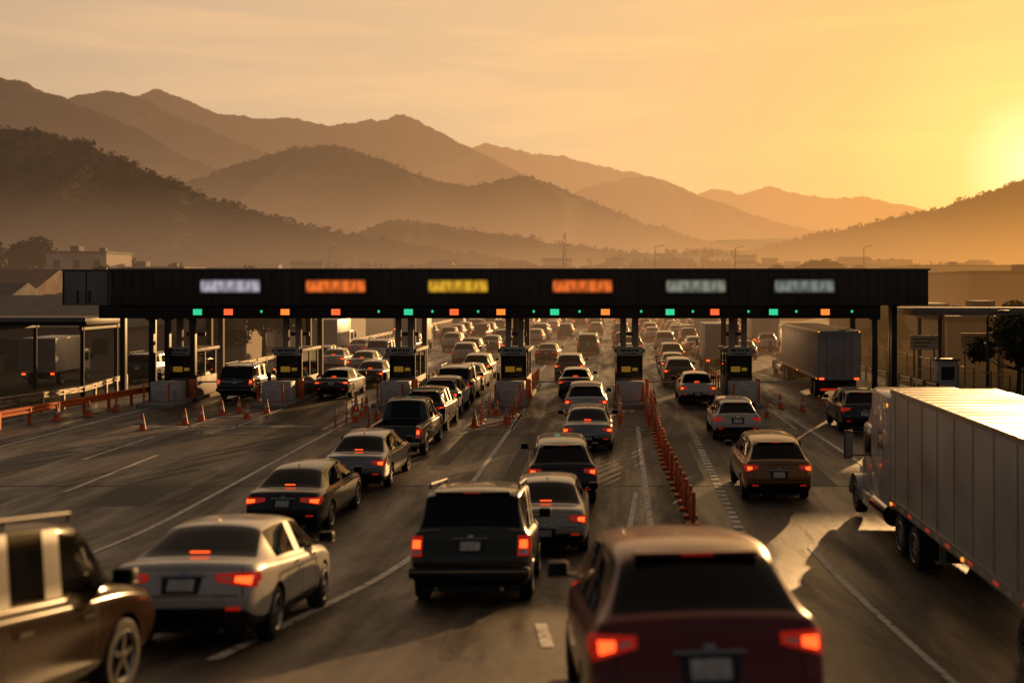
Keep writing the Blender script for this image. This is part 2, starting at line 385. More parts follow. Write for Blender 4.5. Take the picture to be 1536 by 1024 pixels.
    patch(mb,bvh,'r',[(-.22,pz[0]-.03),(.22,pz[0]-.03),(.24,pz[1]+.03),(-.24,pz[1]+.03)],4,2,.006,2)
    patch(mb,bvh,'r',[(-.155,pz[0]),(.155,pz[0]),(.155,pz[1]),(-.155,pz[1])],4,2,.014,7)
    patch(mb,bvh,'r',[(-.62,st[0][2]+.04),(.62,st[0][2]+.04),(.66,st[0][2]+.13),(-.66,st[0][2]+.13)],12,2,.012,2)
    patch(mb,bvh,'r',[(-.28,pz[1]+.035),(.28,pz[1]+.035),(.28,pz[1]+.055),(-.28,pz[1]+.055)],6,1,.02,8)
    zs=.66 if kind!='pickup' else .62
    patch(mb,bvh,'r',[(-.76,zs),(.76,zs),(.76,zs+.014),(-.76,zs+.014)],14,1,.004,2)
    patch(mb,bvh,'r',[(-.045,pz[1]+.065),(.045,pz[1]+.065),(.045,pz[1]+.10),(-.045,pz[1]+.10)],2,2,.015,8)
    if kind in('suv','suv_b','hatch'):
        for sg in(1,-1): patch(mb,bvh,'r',[(sg*.70,.70),(sg*.712,.70),(sg*.70,1.06),(sg*.688,1.06)],1,8,.004,2)
        mb.cyl((0,st[2][0]+.04,st[2][3]+.05),(.3,st[2][0]+.14,st[2][3]+.16),.012,.008,2,6)
        zt_=st[3][4]; mb.box(-st[3][5]*.82,st[3][5]*.82,st[3][0]-.08,st[3][0]+.16,zt_-.005,zt_+.03,0,.015,seg=3)
        mb.box(-.13,.13,st[3][0]-.084,st[3][0]-.078,zt_+.004,zt_+.018,5)
    elif sed:
        zz=st[3][3]+.09
        h=bvh.ray_cast(Vector((0,-2,zz)),Vector((0,1,0)))
        if h[0] is not None: mb.box(-.12,.12,h[0].y-.006,h[0].y+.01,zz-.012,zz+.012,6)
        for sg in(1,-1): patch(mb,bvh,'r',[(sg*.74,.66),(sg*.752,.66),(sg*.70,.99),(sg*.688,.99)],1,8,.004,2)
        y=st[ri][0]+.15; h=bvh.ray_cast(Vector((0,y,4)),Vector((0,0,-1))); zr=h[0].z-.01
        mb.add([(0,y-.02,zr),(0,y+.2,zr+.01),(0,y+.0,zr+.07),(.02,y+.08,zr),(-.02,y+.08,zr)],[(0,2,3),(0,4,2),(1,3,2),(1,2,4)],2)
    if kind=='pickup': mb.box(-.88,.88,-.16,-.02,.42,.58,8,.03)
    if kind=='suv_b': mb.box(-.92,.92,-.13,.02,.44,.60,2,.04); mb.box(-.92,.92,-.135,-.128,.53,.555,8)
    patch(mb,bvh,'f',[(-.38,.5),(.38,.5),(.42,.62),(-.42,.62)],6,2,.01,2)
    mb.box(-w*.8,w*.8,.25,L-.3,.2,.3,2)
    return mb.mesh(kind,[P['white']]+CM[1:],38),L,wy
CARS={k:mk_car(k) for k in('sedan','sedan_b','suv','suv_b','hatch','pickup')}
NAME={'sedan':'sedan_car','sedan_b':'sedan_car','suv':'suv_car','suv_b':'suv_car','hatch':'hatchback_car','pickup':'pickup_truck'}
def car(kind,x,y,col,yaw=0,brake=True,s=1):
    me,L,wy=CARS[kind]
    o=bpy.data.objects.new(NAME[kind],me); COL.objects.link(o)
    yw=math.radians(yaw); dx,dy=-math.sin(yw),math.cos(yw)
    za=gz(x+dx*wy[0],y+dy*wy[0]); zb=gz(x+dx*wy[1],y+dy*wy[1])
    pitch=math.atan2(zb-za,wy[1]-wy[0])
    z0=za-math.tan(pitch)*wy[0]
    o.matrix_world=Matrix.Translation((x,y,z0))@Matrix.Rotation(yw,4,'Z')@Matrix.Rotation(pitch,4,'X')@Matrix.Scale(s,4)
    o.material_slots[0].link='OBJECT'; o.material_slots[0].material=P[col]
    if not brake:
        o.material_slots[6].link='OBJECT'; o.material_slots[6].material=lens
    return o
car('suv',.74,8.4,'red',5)
car('suv_b',-6.0,7.7,'bronze',-3)
car('sedan',-5.15,13.4,'white',2)
car('suv_b',-2.2,17.3,'green',1.5)
car('sedan_b',-1.42,23.3,'cream',1)
car('suv',-1.32,29.6,'black',4)
car('sedan',-7.6,26,'black',0)
car('sedan_b',-7.35,32,'silver',0)
car('pickup',-7.4,38.2,'green',0)
car('suv',-7.6,45,'black',0); car('suv',-7.8,50.6,'white',0); car('suv_b',-8,56.5,'silver',0); car('sedan',-8.1,62.5,'black',0)
car('sedan_b',-.9,39.4,'silver',1); car('suv',-1.15,47.5,'white',1); car('sedan',-2.0,59,'black',0); car('suv',-2.7,69,'grey',0)
car('suv',4.42,30.2,'gold',0); car('hatch',4.65,42.3,'white',0,False); car('sedan_b',4.15,55.6,'white',0); car('suv',3.8,65,'grey',0); car('sedan',3.9,73,'black',0)
car('suv',9.9,44.6,'black',-2,False)
car('suv_b',-19.4,58,'black',0); car('sedan',-14.6,58.6,'black',0); car('sedan_b',-14.1,65,'grey',0); car('suv',-8.4,69,'silver',0)
car('sedan',-19.4,78,'white',3); car('sedan_b',-16.8,75,'cream',0); car('hatch',-19.6,68,'grey',0); car('suv_b',-28.6,68,'black',0); car('suv',-14.2,73,'white')
cl=['white','silver','black','grey','cream','white','blue','bronze','black','silver','red','black','grey']
for lx,dens in((-21,.5),(-17.5,.55),(-14.6,.75),(-11.2,.8),(-8.2,.9),(-5.2,.3),(-2,.4),(1.2,.25),(4.4,.8),(7.6,.85),(10.6,.55),(13.6,.5)):
    y=80+R.random()*6
    while y<310:
        if R.random()<dens*(1 if y<220 else .7):
            k=R.choice(['sedan','suv','sedan_b','suv','suv_b','hatch','pickup'])
            if not(lx>9 and y<84): car(k,lx+R.uniform(-.5,.5),y,R.choice(cl),R.uniform(-3,3),R.random()<.45)
        y+=R.uniform(6.8,11)+max(0,(y-150)*.04)

# semi trucks
tw=mat('trailer_white',(.42,.40,.37),.4,.1,var=.2,vscale=.7); tred=mat('reflector_red',(.5,.02,.01),.3,emit=(1,.05,.02),es=.3)
troof=mat('trailer_roof',(.24,.19,.13),.5,.2,var=.3,vscale=.5)
amber=mat('marker_amber',(.7,.2,.02),.3,emit=(1,.3,.03),es=1.8); alu=mat('brushed_aluminium',(.35,.35,.35),.35,.9,var=.2)
cabw=paint('paint_truck_white',(.5,.49,.48),.05)
SM=[tw,glass,trim,tyre,rim,tred,lampon,plate,chrome,hlens,amber,alu,cabw,troof]
def semi(LT):
    m=MB()
    m.box(-1.29,1.29,0,LT,1.18,4.02,0,.03)
    m.box(-1.27,1.27,.03,LT-.03,4.021,4.036,13)
    y=.6
    while y<LT: m.box(-1.25,1.25,y,y+.04,4.037,4.05,13); y+=.61
    for sg in(1,-1):
        y=.6
        while y<LT-.3:
            m.box(*sorted((sg*1.291,sg*1.300)),y,y+.04,1.32,3.9,11)
            for z in np.arange(1.45,3.9,.24): m.box(*sorted((sg*1.300,sg*1.305)),y+.01,y+.03,z,z+.02,8)
            y+=1.22
        m.box(*sorted((sg*1.285,sg*1.32)),0,LT,1.12,1.30,11); m.box(*sorted((sg*1.285,sg*1.315)),0,LT,3.92,4.04,11)
        y=.2; k=0
        while y<LT-.3: 
            m.box(*sorted((sg*1.32,sg*1.326)),y,y+.28,1.18,1.24,5 if k%2 else 7); y+=.75; k+=1
        for yy in(.15,LT/2,LT-.2): m.box(*sorted((sg*1.32,sg*1.345)),yy,yy+.1,1.14,1.17+.04,10)
    m.box(-1.3,1.3,-.03,0.0,1.1,4.03,11); m.box(-1.2,-.01,-.05,-.031,1.28,3.9,0,.008); m.box(.01,1.2,-.05,-.031,1.28,3.9,0,.008)
    for x in(-.75,-.3,.3,.75):
        m.cyl((x,-.075,1.2),(x,-.075,3.95),.018,.018,8,8); m.box(x-.05,x+.05,-.1,-.05,1.9,1.98,8)
    for z in(1.5,2.2,2.9,3.6):
        for sg in(1,-1): m.box(sg*1.2-.06,sg*1.2+.06,-.07,-.045,z,z+.05,11)
    for sg in(1,-1):
        m.box(sg*1.05-.14,sg*1.05+.14,-.07,-.03,1.12,1.22,6)
        m.box(sg*1.22-.04,sg*1.22+.04,-.06,-.03,3.94,4.0,10)
        m.box(sg*.55-.04,sg*.55+.04,.0,.1,.5,1.12,2)
        m.box(sg*.85-.3,sg*.85+.3,.55,.57,.35,1.1,2)
    m.box(-1.1,1.1,-.02,.1,.45,.58,5,.01)
    m.box(-.5,.5,.4,LT-.5,.95,1.12,2)
    for y in(1.4,2.75):
        for sg in(1,-1):
            m.wheel(sg*1.1,y,.5,.5,.28,sg,spokes=8); m.wheel(sg*.78,y,.5,.5,.28,-sg,spokes=8)
        m.cyl((-1,y,.5),(1,y,.5),.08,.08,2)
    m.box(-.6,.6,.9,3.3,.65,.95,2,.03)
    for sg in(1,-1):
        m.box(sg*.9-.06,sg*.9+.06,LT-3.2,LT-3.06,.45,1.15,11); m.box(sg*.9-.14,sg*.9+.14,LT-3.25,LT-3.0,.4,.46,11)
    T=LT
    m.box(-.45,-.3,T-2.6,T+5.2,.75,1.0,2); m.box(.3,.45,T-2.6,T+5.2,.75,1.0,2)
    for y in(T-2.0,T-.65):
        for sg in(1,-1): m.wheel(sg*1.1,y,.5,.5,.28,sg,spokes=8); m.wheel(sg*.78,y,.5,.5,.28,-sg,spokes=8)
        m.box(-1.22,1.22,y-.5,y+.5,1.03,1.05,2)
    m.box(-1.2,1.2,T-2.72,T-2.7,.3,1.0,2)
    m.box(-1.18,1.18,T+.55,T+2.75,.85,3.85,12,.14,seg=3)
    m.box(-1.12,1.12,T+2.6,T+4.0,.85,2.75,12,.12,seg=3)
    m.add([(-1.1,T+2.6,3.7),(1.1,T+2.6,3.7),(1.0,T+3.9,2.72),(-1.0,T+3.9,2.72),(-1.1,T+2.6,2.6),(1.1,T+2.6,2.6)],[(0,1,2,3),(0,3,4),(1,5,2)],12)
    hs=[(T+3.95,1.02,1.95,.85),(T+4.6,.98,1.85,.7),(T+5.3,.85,1.7,.6),(T+5.65,.7,1.4,.6)]
    vs=[];fs=[]
    for y,w,zt,zb in hs: vs+=[(-w,y,zb),(-w,y,zt-.25),(-w*.75,y,zt),(w*.75,y,zt),(w,y,zt-.25),(w,y,zb)]
    for k in range(3):
        for i in range(5): fs.append((k*6+i,k*6+i+1,k*6+7+i,k*6+6+i))
    fs.append((18,19,20,21,22,23)); m.add(vs,fs,12)
    m.box(-.5,.5,T+5.66,T+5.69,.75,1.3,8,.01); m.box(-1.18,1.18,T+5.5,T+5.75,.4,.72,8,.06)
    for sg in(1,-1):
        m.wheel(sg*1.02,T+4.75,.5,.5,.3,sg,spokes=8)
        vs=[];fs=[]
        for i in range(9):
            a=math.pi*i/8; 
            for x in(.8,1.22): vs.append((sg*x,T+4.75+.66*math.cos(a),.5+.64*math.sin(a)))
        for i in range(8): fs.append((i*2,i*2+1,i*2+3,i*2+2))
        m.add(vs,fs,12)
        m.cyl((sg*.98,T+.9,.68),(sg*.98,T+2.5,.68),.3,.3,8,20)
        m.box(*sorted((sg*.75,sg*1.2)),T+2.6,T+3.8,.45,.85,12,.05)
        m.box(*sorted((sg*1.10,sg*1.125)),T+2.95,T+3.75,1.85,2.5,1,.0)
        m.box(*sorted((sg*1.172,sg*1.187)),T+1.3,T+1.9,2.3,2.8,1,.0)
        m.box(*sorted((sg*1.122,sg*1.128)),T+2.8,T+2.82,1.0,2.6,2); m.box(*sorted((sg*1.122,sg*1.128)),T+3.85,T+3.87,1.0,2.2,2)
        m.cyl((sg*1.12,T+3.85,2.45),(sg*1.52,T+3.95,2.45),.02,.02,2); m.cyl((sg*1.12,T+3.85,1.8),(sg*1.52,T+3.95,1.8),.02,.02,2)
        m.box(*sorted((sg*1.42,sg*1.68)),T+3.88,T+4.0,1.7,2.5,2,.04); m.box(*sorted((sg*1.45,sg*1.65)),T+3.87,T+3.879,1.75,2.45,8)
        m.cyl((sg*.95,T+.4,.9),(sg*.95,T+.4,3.9),.07,.07,8,12)
        m.box(*sorted((sg*1.16,sg*1.2)),T+.8,T+.88,3.5,3.58,10)
        m.box(sg*.75-.14,sg*.75+.14,T+5.3,T+5.5,1.05,1.25,9,.03)
    m.add([(-.95,T+4.01,2.0),(.95,T+4.01,2.0),(.92,T+3.98,2.6),(-.92,T+3.98,2.6)],[(0,1,2,3)],1)
    return m.mesh('semi_truck',SM,35)
obj('semi_truck',semi(12),(6.03+1.3*.87+.05,14.4,.05),(0,0,0),.87)
obj('semi_truck',semi(14.5),(11.75,59,0),(0,0,0),.87)
def boxtruck():
    m=MB()
    m.box(-1.15,1.15,0,5,.95,3.3,0,.04); m.box(-1.08,-.01,-.02,0.01,1.05,3.2,0); m.box(.01,1.08,-.02,.01,1.05,3.2,0)
    m.box(-1.0,1.0,5.15,6.9,.55,2.25,12,.15,seg=3); m.box(-.9,.9,6.85,6.92,1.35,2.05,1,.02)
    for sg in(1,-1):
        m.box(*sorted((sg*.99,sg*1.01)),5.6,6.5,1.4,2.0,1)
        m.wheel(sg*.95,1.3,.42,.42,.26,sg); m.wheel(sg*.93,6.1,.42,.42,.26,sg)
        m.box(sg*.95-.12,sg*.95+.12,-.05,0,.8,.9,6)
        m.box(*sorted((sg*1.1,sg*1.3)),6.5,6.6,1.5,2.0,2,.02)
    m.box(-.45,.45,0,6.6,.6,.9,2); m.box(-1.05,1.05,-.05,.08,.5,.6,2)
    return m.mesh('box_truck',SM,35)
bt=boxtruck()
for x,y,s,r in((-33.5,66,.85,5),(-23.5,92,.95,0),(-18,100,1.0,0),(7.3,76,1.0,0),(9.6,118,1,0),(-24,130,1.1,0),(14,104,1.1,0),(-12,150,1.1,0)):
    obj('box_truck',bt,(x,y,gz(x,y)),(0,0,math.radians(r)),s)

# ------------------------------------------------------------------ toll plaza
fas=mat('fascia_metal',(.06,.048,.038),.6,.1,var=.35,vscale=.8); 
capm=mat('cap_flashing',(.2,.17,.14),.5,.4,var=.2); gal=mat('galvanised_grey',(.28,.25,.215),.6,.1,var=.25,vscale=.6); conc=mat('concrete',(.32,.285,.24),.85,var=.25,vscale=1.2,bump=.3)
steel=mat('dark_steel',(.035,.031,.028),.5,.4); wht=mat('white_block_paint',(.55,.52,.48),.6,var=.2,vscale=2)
g=MB()
YF=57
g.box(-25.3,15.85,YF,YF+7,4.86,6.62,0,.02); g.box(-27.8,-25.31,YF+.15,YF+7,4.86,6.6,2,.03)
g.box(-25.4,15.95,YF-.06,YF+7.1,6.622,6.72,1,.01); g.box(-27.85,-25.41,YF+.1,YF+7.1,6.602,6.68,1)
x=-25.2
while x<15.8: g.box(x,x+.03,YF-.012,YF-.001,4.9,6.6,3); x+=.5
for x in(-27.75,-26.6,-25.5): g.box(x,x+.05,YF+.13,YF+.149,4.9,6.55,3)
g.box(-26,13.5,YF+.25,YF+.75,4.2,4.855,3,.02); g.box(-26,13.5,YF+5.6,YF+6.1,4.2,4.855,3,.02)
for x in range(-25,14,3): g.box(x-.1,x+.1,YF+.76,YF+5.59,4.35,4.855,3)
for x in(-27.2,-26.6): g.cyl((x+.2,YF+.10,5.0),(x+.2,YF+.10,5.6),.04,.04,3)
obj('toll_gantry_canopy',g.mesh('toll_gantry_canopy',[fas,capm,gal,steel],30))
def screen(name,c,e):
    m=bpy.data.materials.new(name); m.use_nodes=True; nt=m.node_tree; b=nt.nodes['Principled BSDF']; L=nt.links.new;N=nt.nodes.new
    b.inputs['Base Color'].default_value=(.02,.02,.02,1); tc=N('ShaderNodeTexCoord')
    mp=N('ShaderNodeMapping'); mp.inputs['Scale'].default_value=(13,1,1.6); L(tc.outputs['Generated'],mp.inputs[0])
    n=N('ShaderNodeTexNoise'); n.inputs['Scale'].default_value=1; n.inputs['Detail'].default_value=0; L(mp.outputs[0],n.inputs['Vector'])
    sx=N('ShaderNodeSeparateXYZ'); L(tc.outputs['Generated'],sx.inputs[0])
    def edge(o,w):
        a=N('ShaderNodeMath'); a.operation='PINGPONG'; L(o,a.inputs[0]); a.inputs[1].default_value=.5
        r=N('ShaderNodeMapRange'); r.interpolation_type='SMOOTHSTEP'; r.inputs[1].default_value=0; r.inputs[2].default_value=w; L(a.outputs[0],r.inputs[0]); return r.outputs[0]
    k=N('ShaderNodeMath'); k.operation='MULTIPLY'; L(edge(sx.outputs[0],.08),k.inputs[0]); L(edge(sx.outputs[2],.35),k.inputs[1])
    r=N('ShaderNodeMapRange'); r.inputs[1].default_value=.35; r.inputs[2].default_value=.65; r.inputs[3].default_value=.6; r.inputs[4].default_value=1; L(n.outputs['Fac'],r.inputs[0])
    q=N('ShaderNodeMath'); q.operation='MULTIPLY'; L(k.outputs[0],q.inputs[0]); L(r.outputs[0],q.inputs[1])
    s=N('ShaderNodeMath'); s.operation='MULTIPLY'; L(q.outputs[0],s.inputs[0]); s.inputs[1].default_value=e; L(s.outputs[0],b.inputs['Emission Strength'])
    b.inputs['Emission Color'].default_value=(*c,1); return m
scr=[(-19.25,(.55,.5,.6),.75),(-13.95,(1,.2,.03),.85),(-7.8,(.85,.45,.03),.8),(-1.55,(1,.19,.03),.8),(4.15,(.36,.37,.28),.6),(9.6,(.30,.33,.29),.6)]
for i,(x,c,e) in enumerate(scr):
    m=MB(); w=1.6
    m.box(-w,w,-.06,0,-.42,.42,0); 
    obj('message_sign',m.mesh('message_sign',[screen('led_screen_%d'%i,c,e)],0),(x,YF-.015,5.83))
eg=mat('lamp_green',(.05,.3,.2),.4,emit=(.03,.6,.28),es=1.1); eo=mat('lamp_orange',(.4,.15,.05),.4,emit=(1,.24,.03),es=1.2); er=mat('lamp_red',(.4,.08,.05),.4,emit=(1,.11,.03),es=1.4)
for px,c in((-20.9,eg),(-19.35,er),(-16.5,eo),(-13.95,er),(-10.3,eg),(-8.0,er),(-5.65,eo),(-2.95,eg),(-.4,eo),(2.85,eg),(5.1,er),(8.05,eg),(10.65,eo)):
    m=MB(); m.box(-.3,.3,-.14,0,-.22,.22,1,.02); m.box(-.22,.22,-.155,-.141,-.15,.15,0,.0); m.box(-.32,.32,-.26,-.0,.22,.24,1)
    m.cyl((0,-.07,.24),(0,-.07,.5),.03,.03,1)
    obj('lane_signal_light',m.mesh('lane_signal_light',[c,steel],0),(px,YF+.1,4.53))
for px in(-17.7,-11.8,-9.1,-6.8,-4,-1.7,1.4,4,6.8,9.2,12):
    m=MB(); m.box(-.12,.12,-.1,0,-.14,.14,1,.02)
    m.box(-.05,.05,-.112,-.101,-.06,.06,0); m.cyl((0,-.05,.14),(0,-.05,.4),.02,.02,1)
    obj('small_signal_light',m.mesh('small_signal_light',[eg,steel],0),(px,YF+.1,4.56))
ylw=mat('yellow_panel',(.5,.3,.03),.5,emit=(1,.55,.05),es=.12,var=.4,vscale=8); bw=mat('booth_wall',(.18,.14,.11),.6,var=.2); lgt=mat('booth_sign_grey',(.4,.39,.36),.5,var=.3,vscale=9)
orange=mat('orange_plastic',(.7,.13,.015),.5,var=.2,vscale=4); whb=mat('white_band',(.6,.58,.52),.5)
def booth():
    m=MB()
    m.box(-.85,.85,-3.6,9,-.1,.17,1,.05)
    m.box(-.72,.72,-2.2,-1.3,.17,1.12,2,.06)
    m.box(-.5,.5,-2.6,-2.2,.17,.8,2,.08)
    m.box(-.68,.68,0,3.2,.17,1.15,3,.02)
    for sx in(-.66,.58):
        for y in(.02,1.5,3.08): m.box(sx,sx+.08,y,y+.1,1.15,2.45,4)
    m.box(-.62,.62,.06,3.14,1.16,2.44,5)
    m.box(-.5,.5,.01,.055,1.2,2.3,4)
    m.box(-.42,.05,-.02,.005,1.45,1.72,6); m.box(.14,.40,-.02,.005,1.5,1.66,6); m.box(-.42,.44,-.02,.005,1.85,2.2,8)
    m.box(-.78,.78,-.35,3.4,2.45,2.62,3,.02)
    m.box(-.66,.66,-.42,-.36,2.3,2.75,7,.01); 
    for k,(a,b) in enumerate(((-.45,-.2),(-.15,.05),(.1,.22),(.27,.45))): m.box(a,b,-.43,-.421,2.52,2.62,8)
    m.box(-.35,.35,-.43,-.421,2.38,2.43,8)
    for sx in(-.32,.32): m.box(sx-.14,sx+.14,.5,.8,2.62,4.2,1,.02); m.box(sx-.14,sx+.14,4.8,5.1,.17,4.2,1,.02)
    m.box(-.5,.5,2,2.1,3.2,3.4,4)
    m.box(.72,.95,-.9,-.7,.17,1.15,9,.02); m.cyl((.83,-.8,1.0),(3.4,-.8,1.02),.04,.03,10,8)
    for y in(4,5.5,7,8.5):
        for sx in(-.7,.7): m.cyl((sx,y,.17),(sx,y,1.0),.05,.05,9,8); 
    m.box(-.75,-.6,-1.2,-1.0,.17,1.5,4,.02); m.cyl((.6,-3.2,.17),(.6,-3.2,1.1),.05,.05,9); m.cyl((-.6,-3.2,.17),(-.6,-3.2,1.1),.05,.05,9)
    return m.mesh('toll_booth',[bw,conc,wht,bw,steel,glass,ylw,lgt,trim,orange,whb],30)
bm_=booth()
for x in(-22.1,-16.6,-10.8,-5.1,.84,6.44): obj('toll_booth',bm_,(x,58,0))
def column(x,y,z0,z1,w=.16,d=.16,name='canopy_column'):
    m=MB(); m.box(-w,w,-d,d,0,z1-z0,0,.02); m.box(-w-.12,w+.12,-d-.12,d+.12,0,.06,0); m.box(-w-.1,w+.1,-d-.1,d+.1,z1-z0-.08,z1-z0-.002,0)
    obj(name,m.mesh(name,[steel],30),(x,y,z0))
for x in(-23.4,-22.6,-21.3,13.25): column(x,YF+.5,0,4.2,.12)
for x in(-25.5,13.25): column(x,YF+5.8,0,4.2,.14)
column(14.6,YF+2,0,4.86,.14); column(15.2,YF+5,0,4.86,.14); column(-26.8,YF+5,0,4.86,.14)

def side_canopy(x0,x1,y0,z,name,cm):
    m=MB(); m.box(x0,x1,y0,y0+5,z,z+.38,0,.03); m.box(x0,x1,y0-.1,y0-.001,z+.2,z+.42,1)
    x=x0+1.5
    while x<x1: 
        for yy in(y0+.4,y0+4.5): m.cyl((x,yy,-.3),(x,yy,z),.11,.11,2,10)
        m.box(x-.08,x+.08,y0+.2,y0+4.8,z-.25,z-.002,2); x+=4.6
    obj(name,m.mesh(name,[cm,gal,steel],30))
side_canopy(16.2,48,61,4.25,'side_canopy',conc); side_canopy(-62,-27.9,60,3.75,'side_canopy',steel)

# ------------------------------------------------------------------ street furniture
def cone():
    m=MB(); m.box(-.2,.2,-.2,.2,0,.04,0,.01); 
    prof=[(0.04,.15),(.3,.105),(.45,.08),(.56,.06),(.72,.03)]
    for k,mi in enumerate((0,1,0,0)):
        z0,r0=prof[k]; z1,r1=prof[k+1]; m.cyl((0,0,z0),(0,0,z1),r0,r1,mi,14,cap=(k==3))
    return m.mesh('traffic_cone',[orange,whb],40)
cn=cone()
cps=[(-18.1,47.5),(-17.9,49.3),(-17.6,51),(-17.4,52.6),(-19,46),(-11.1,48.5),(-11.3,50.4),(-11.5,52.2),(-10.4,49.5),(-23.2,53),(-23.6,51),(-24.1,49),(-5.7,47.5),(-5.3,51),(-4.6,48.3),(.3,50.5),(1.6,52.4),(6,49.5),(6.9,50.6),(7.9,54),(8.8,53),(-16.0,50),(-15.8,52),(-12,53.5),(13.9,50),(14.1,54),(2.0,57)]
for x,y in cps: obj('traffic_cone',cn,(x+R.uniform(-.12,.12),y+R.uniform(-.3,.3),gz(x,y)),(0,0,R.random()*3),.95)
def post():
    m=MB(); m.cyl((0,0,0),(0,0,.04),.12,.10,0,14); m.cyl((0,0,.04),(0,0,.85),.04,.035,0,12); m.cyl((0,0,.55),(0,0,.63),.043,.043,1,12); m.cyl((0,0,.7),(0,0,.78),.043,.043,1,12)
    return m.mesh('delineator_post',[orange,whb],40)
pm=post()
for bx in(-10.8,-5.1,.84):
    for i in range(5): obj('delineator_post',pm,(bx-.6+.1*(i%2),46.5+i*1.5,0)); obj('delineator_post',pm,(bx+.65,47+i*1.5,0))
m=MB(); n=30
for i in range(n):
    t=i/(n-1); y=27.6+27.5*t; x=1.95-.2*math.sin(t*3.1)-.1*t+R.uniform(-.03,.03); 
    m.box(x-.17,x+.17,y-.16,y+.16,0,.07,0,.02); m.box(x-.05,x+.05,y-.13,y+.13,.07,.82,0,.03); m.box(x-.055,x+.055,y-.1,y+.1,.55,.68,1)
    m.box(x-.025,x+.025,y+.13,y+.8,.12,.28,0); m.box(x-.025,x+.025,y+.13,y+.8,.42,.56,0)
obj('orange_lane_barrier',m.mesh('orange_lane_barrier',[orange,whb],35))
def rail(name,pts,col,h=.75):
    m=MB()
    for (x0,y0),(x1,y1) in zip(pts,pts[1:]):
        a=Vector((x0,y0,gz(x0,y0)));b=Vector((x1,y1,gz(x1,y1)));L=(b-a).length;n=max(1,int(L/2))
        d=(b-a).normalized(); nn=Vector((d.y,-d.x,0))
        pr=[(0,-.16),(.05,-.12),(.05,-.05),(0,0),(.05,.05),(.05,.12),(0,.16)]
        vs=[];fs=[]
        for p in(a,b):
            for o,z in pr: vs.append(p+nn*o+Vector((0,0,h+z)))
        for i in range(6): fs.append((i,i+1,i+8,i+7))
        m.add(vs,fs,0)
        for i in range(n+1):
            p=a+(b-a)*(i/n); m.box(p.x-.06,p.x+.06,p.y-.06,p.y+.06,p.z-.05,p.z+h+.1,0)
    obj(name,m.mesh(name,[col],20))
grail=mat('guardrail_steel',(.3,.26,.22),.4,.7,var=.3,vscale=2)
rail('guardrail',[(-26.2,18),(-26.2,56),(-27.5,64)],grail); rail('guardrail',[(-25.6,40),(-23.6,58)],orange,.6)
rail('guardrail',[(16.6,20),(16.6,58),(15.5,75),(15.5,180)],grail); rail('guardrail',[(-24.5,72),(-24.5,180)],grail)
def lampp(h,arm=2):
    m=MB(); m.cyl((0,0,0),(0,0,h),.10,.05,0,10); m.cyl((0,0,h),(arm,0,h+.2),.04,.03,0,8); m.box(arm-.1,arm+.5,-.12,.12,h+.15,h+.24,0,.03)
    m.cyl((0,0,0),(0,0,.4),.18,.18,0,10); return m.mesh('street_lamp',[steel],35)
lp=lampp(12.5,1.0)
for x,y in((-50,200),(7,190),(21,195),(42,190),(-8,185)): obj('street_lamp',lp,(x,y,gz(x,y)))
lp2=lampp(4.4,.6)
for x,y in((-38,66),(18.5,56),(20.4,70),(-32,54)): obj('street_lamp',lp2,(x,y,gz(x,y)))
m=MB(); H=24
for sx in(1,-1):
    for sy in(1,-1): m.cyl((sx*1.0,sy*1.0,0),(sx*.3,sy*.3,H),.14,.1,0,5)
for k in range(8):
    z=k*H/8;z2=(k+1)*H/8; a=1-.7*z/H;b=1-.7*z2/H
    for s in(1,-1): m.cyl((-a,s*a,z),(b,s*b,z2),.06,.06,0,4); m.cyl((a,s*a,z),(-b,s*b,z2),.06,.06,0,4)
obj('radio_mast',m.mesh('radio_mast',[steel],0),(-18,420,gz(-18,420)))

# ------------------------------------------------------------------ buildings
wallc=[mat('plaster_%d'%i,c,.85,var=.18,vscale=.5) for i,c in enumerate([(.4,.33,.25),(.3,.24,.18),(.5,.44,.36),(.22,.18,.15),(.34,.22,.15)])]
roofc=[mat('roof_%d'%i,c,.8,var=.25,vscale=.8) for i,c in enumerate([(.12,.06,.04),(.09,.08,.075),(.2,.18,.16)])]
wing=mat('window_glass',(.02,.022,.025),.08)
def building(name,x,y,w,d,h,wi,ri,style='gable',rz=0,floors=1,base=None):
    m=MB(); m.box(-w/2,w/2,-d/2,d/2,-2,h,0)
    n=max(2,int(w/3))
    for f in range(floors):
        zz=h*(f+.35)/floors
        for i in range(n):
            xx=-w/2+w*(i+.5)/n
            for s in(-1,1):
                yy=s*d/2
                m.box(xx-.55,xx+.55,*sorted((yy+s*.02,yy+s*.06)),zz,zz+min(1.3,h/floors*.38),2); m.box(xx-.65,xx+.65,*sorted((yy+s*.0,yy+s*.12)),zz-.12,zz-.002,1)
    m.box(-w*.1,-w*.1+1,-d/2-.07,-d/2-.02,0,2.1,3)
    if style=='gable':
        e=.5; rh=w*.14 if w<d else d*.22
        m.add([(-w/2-e,-d/2-e,h),(w/2+e,-d/2-e,h),(w/2+e,d/2+e,h),(-w/2-e,d/2+e,h),(-w/2-e,0,h+rh),(w/2+e,0,h+rh)],[(0,1,5,4),(2,3,4,5),(0,4,3),(1,2,5),(0,3,2,1)],1)
    else:
        m.box(-w/2-.15,w/2+.15,-d/2-.15,d/2+.15,h+.002,h+.4,1,.02); m.box(-w*.3,-w*.3+1.5,-1,1,h+.4,h+1.4,1,.02); m.box(w*.2,w*.2+1,-1,0,h+.4,h+1.1,1)
    obj(name,m.mesh(name,[wallc[wi],roofc[ri],wing,trim],0),(x,y,gz(x,y)),(0,0,rz))
building('warehouse',68,150,50,26,7.0,4,1,'flat'); building('warehouse',95,260,60,30,10,0,2,'flat')
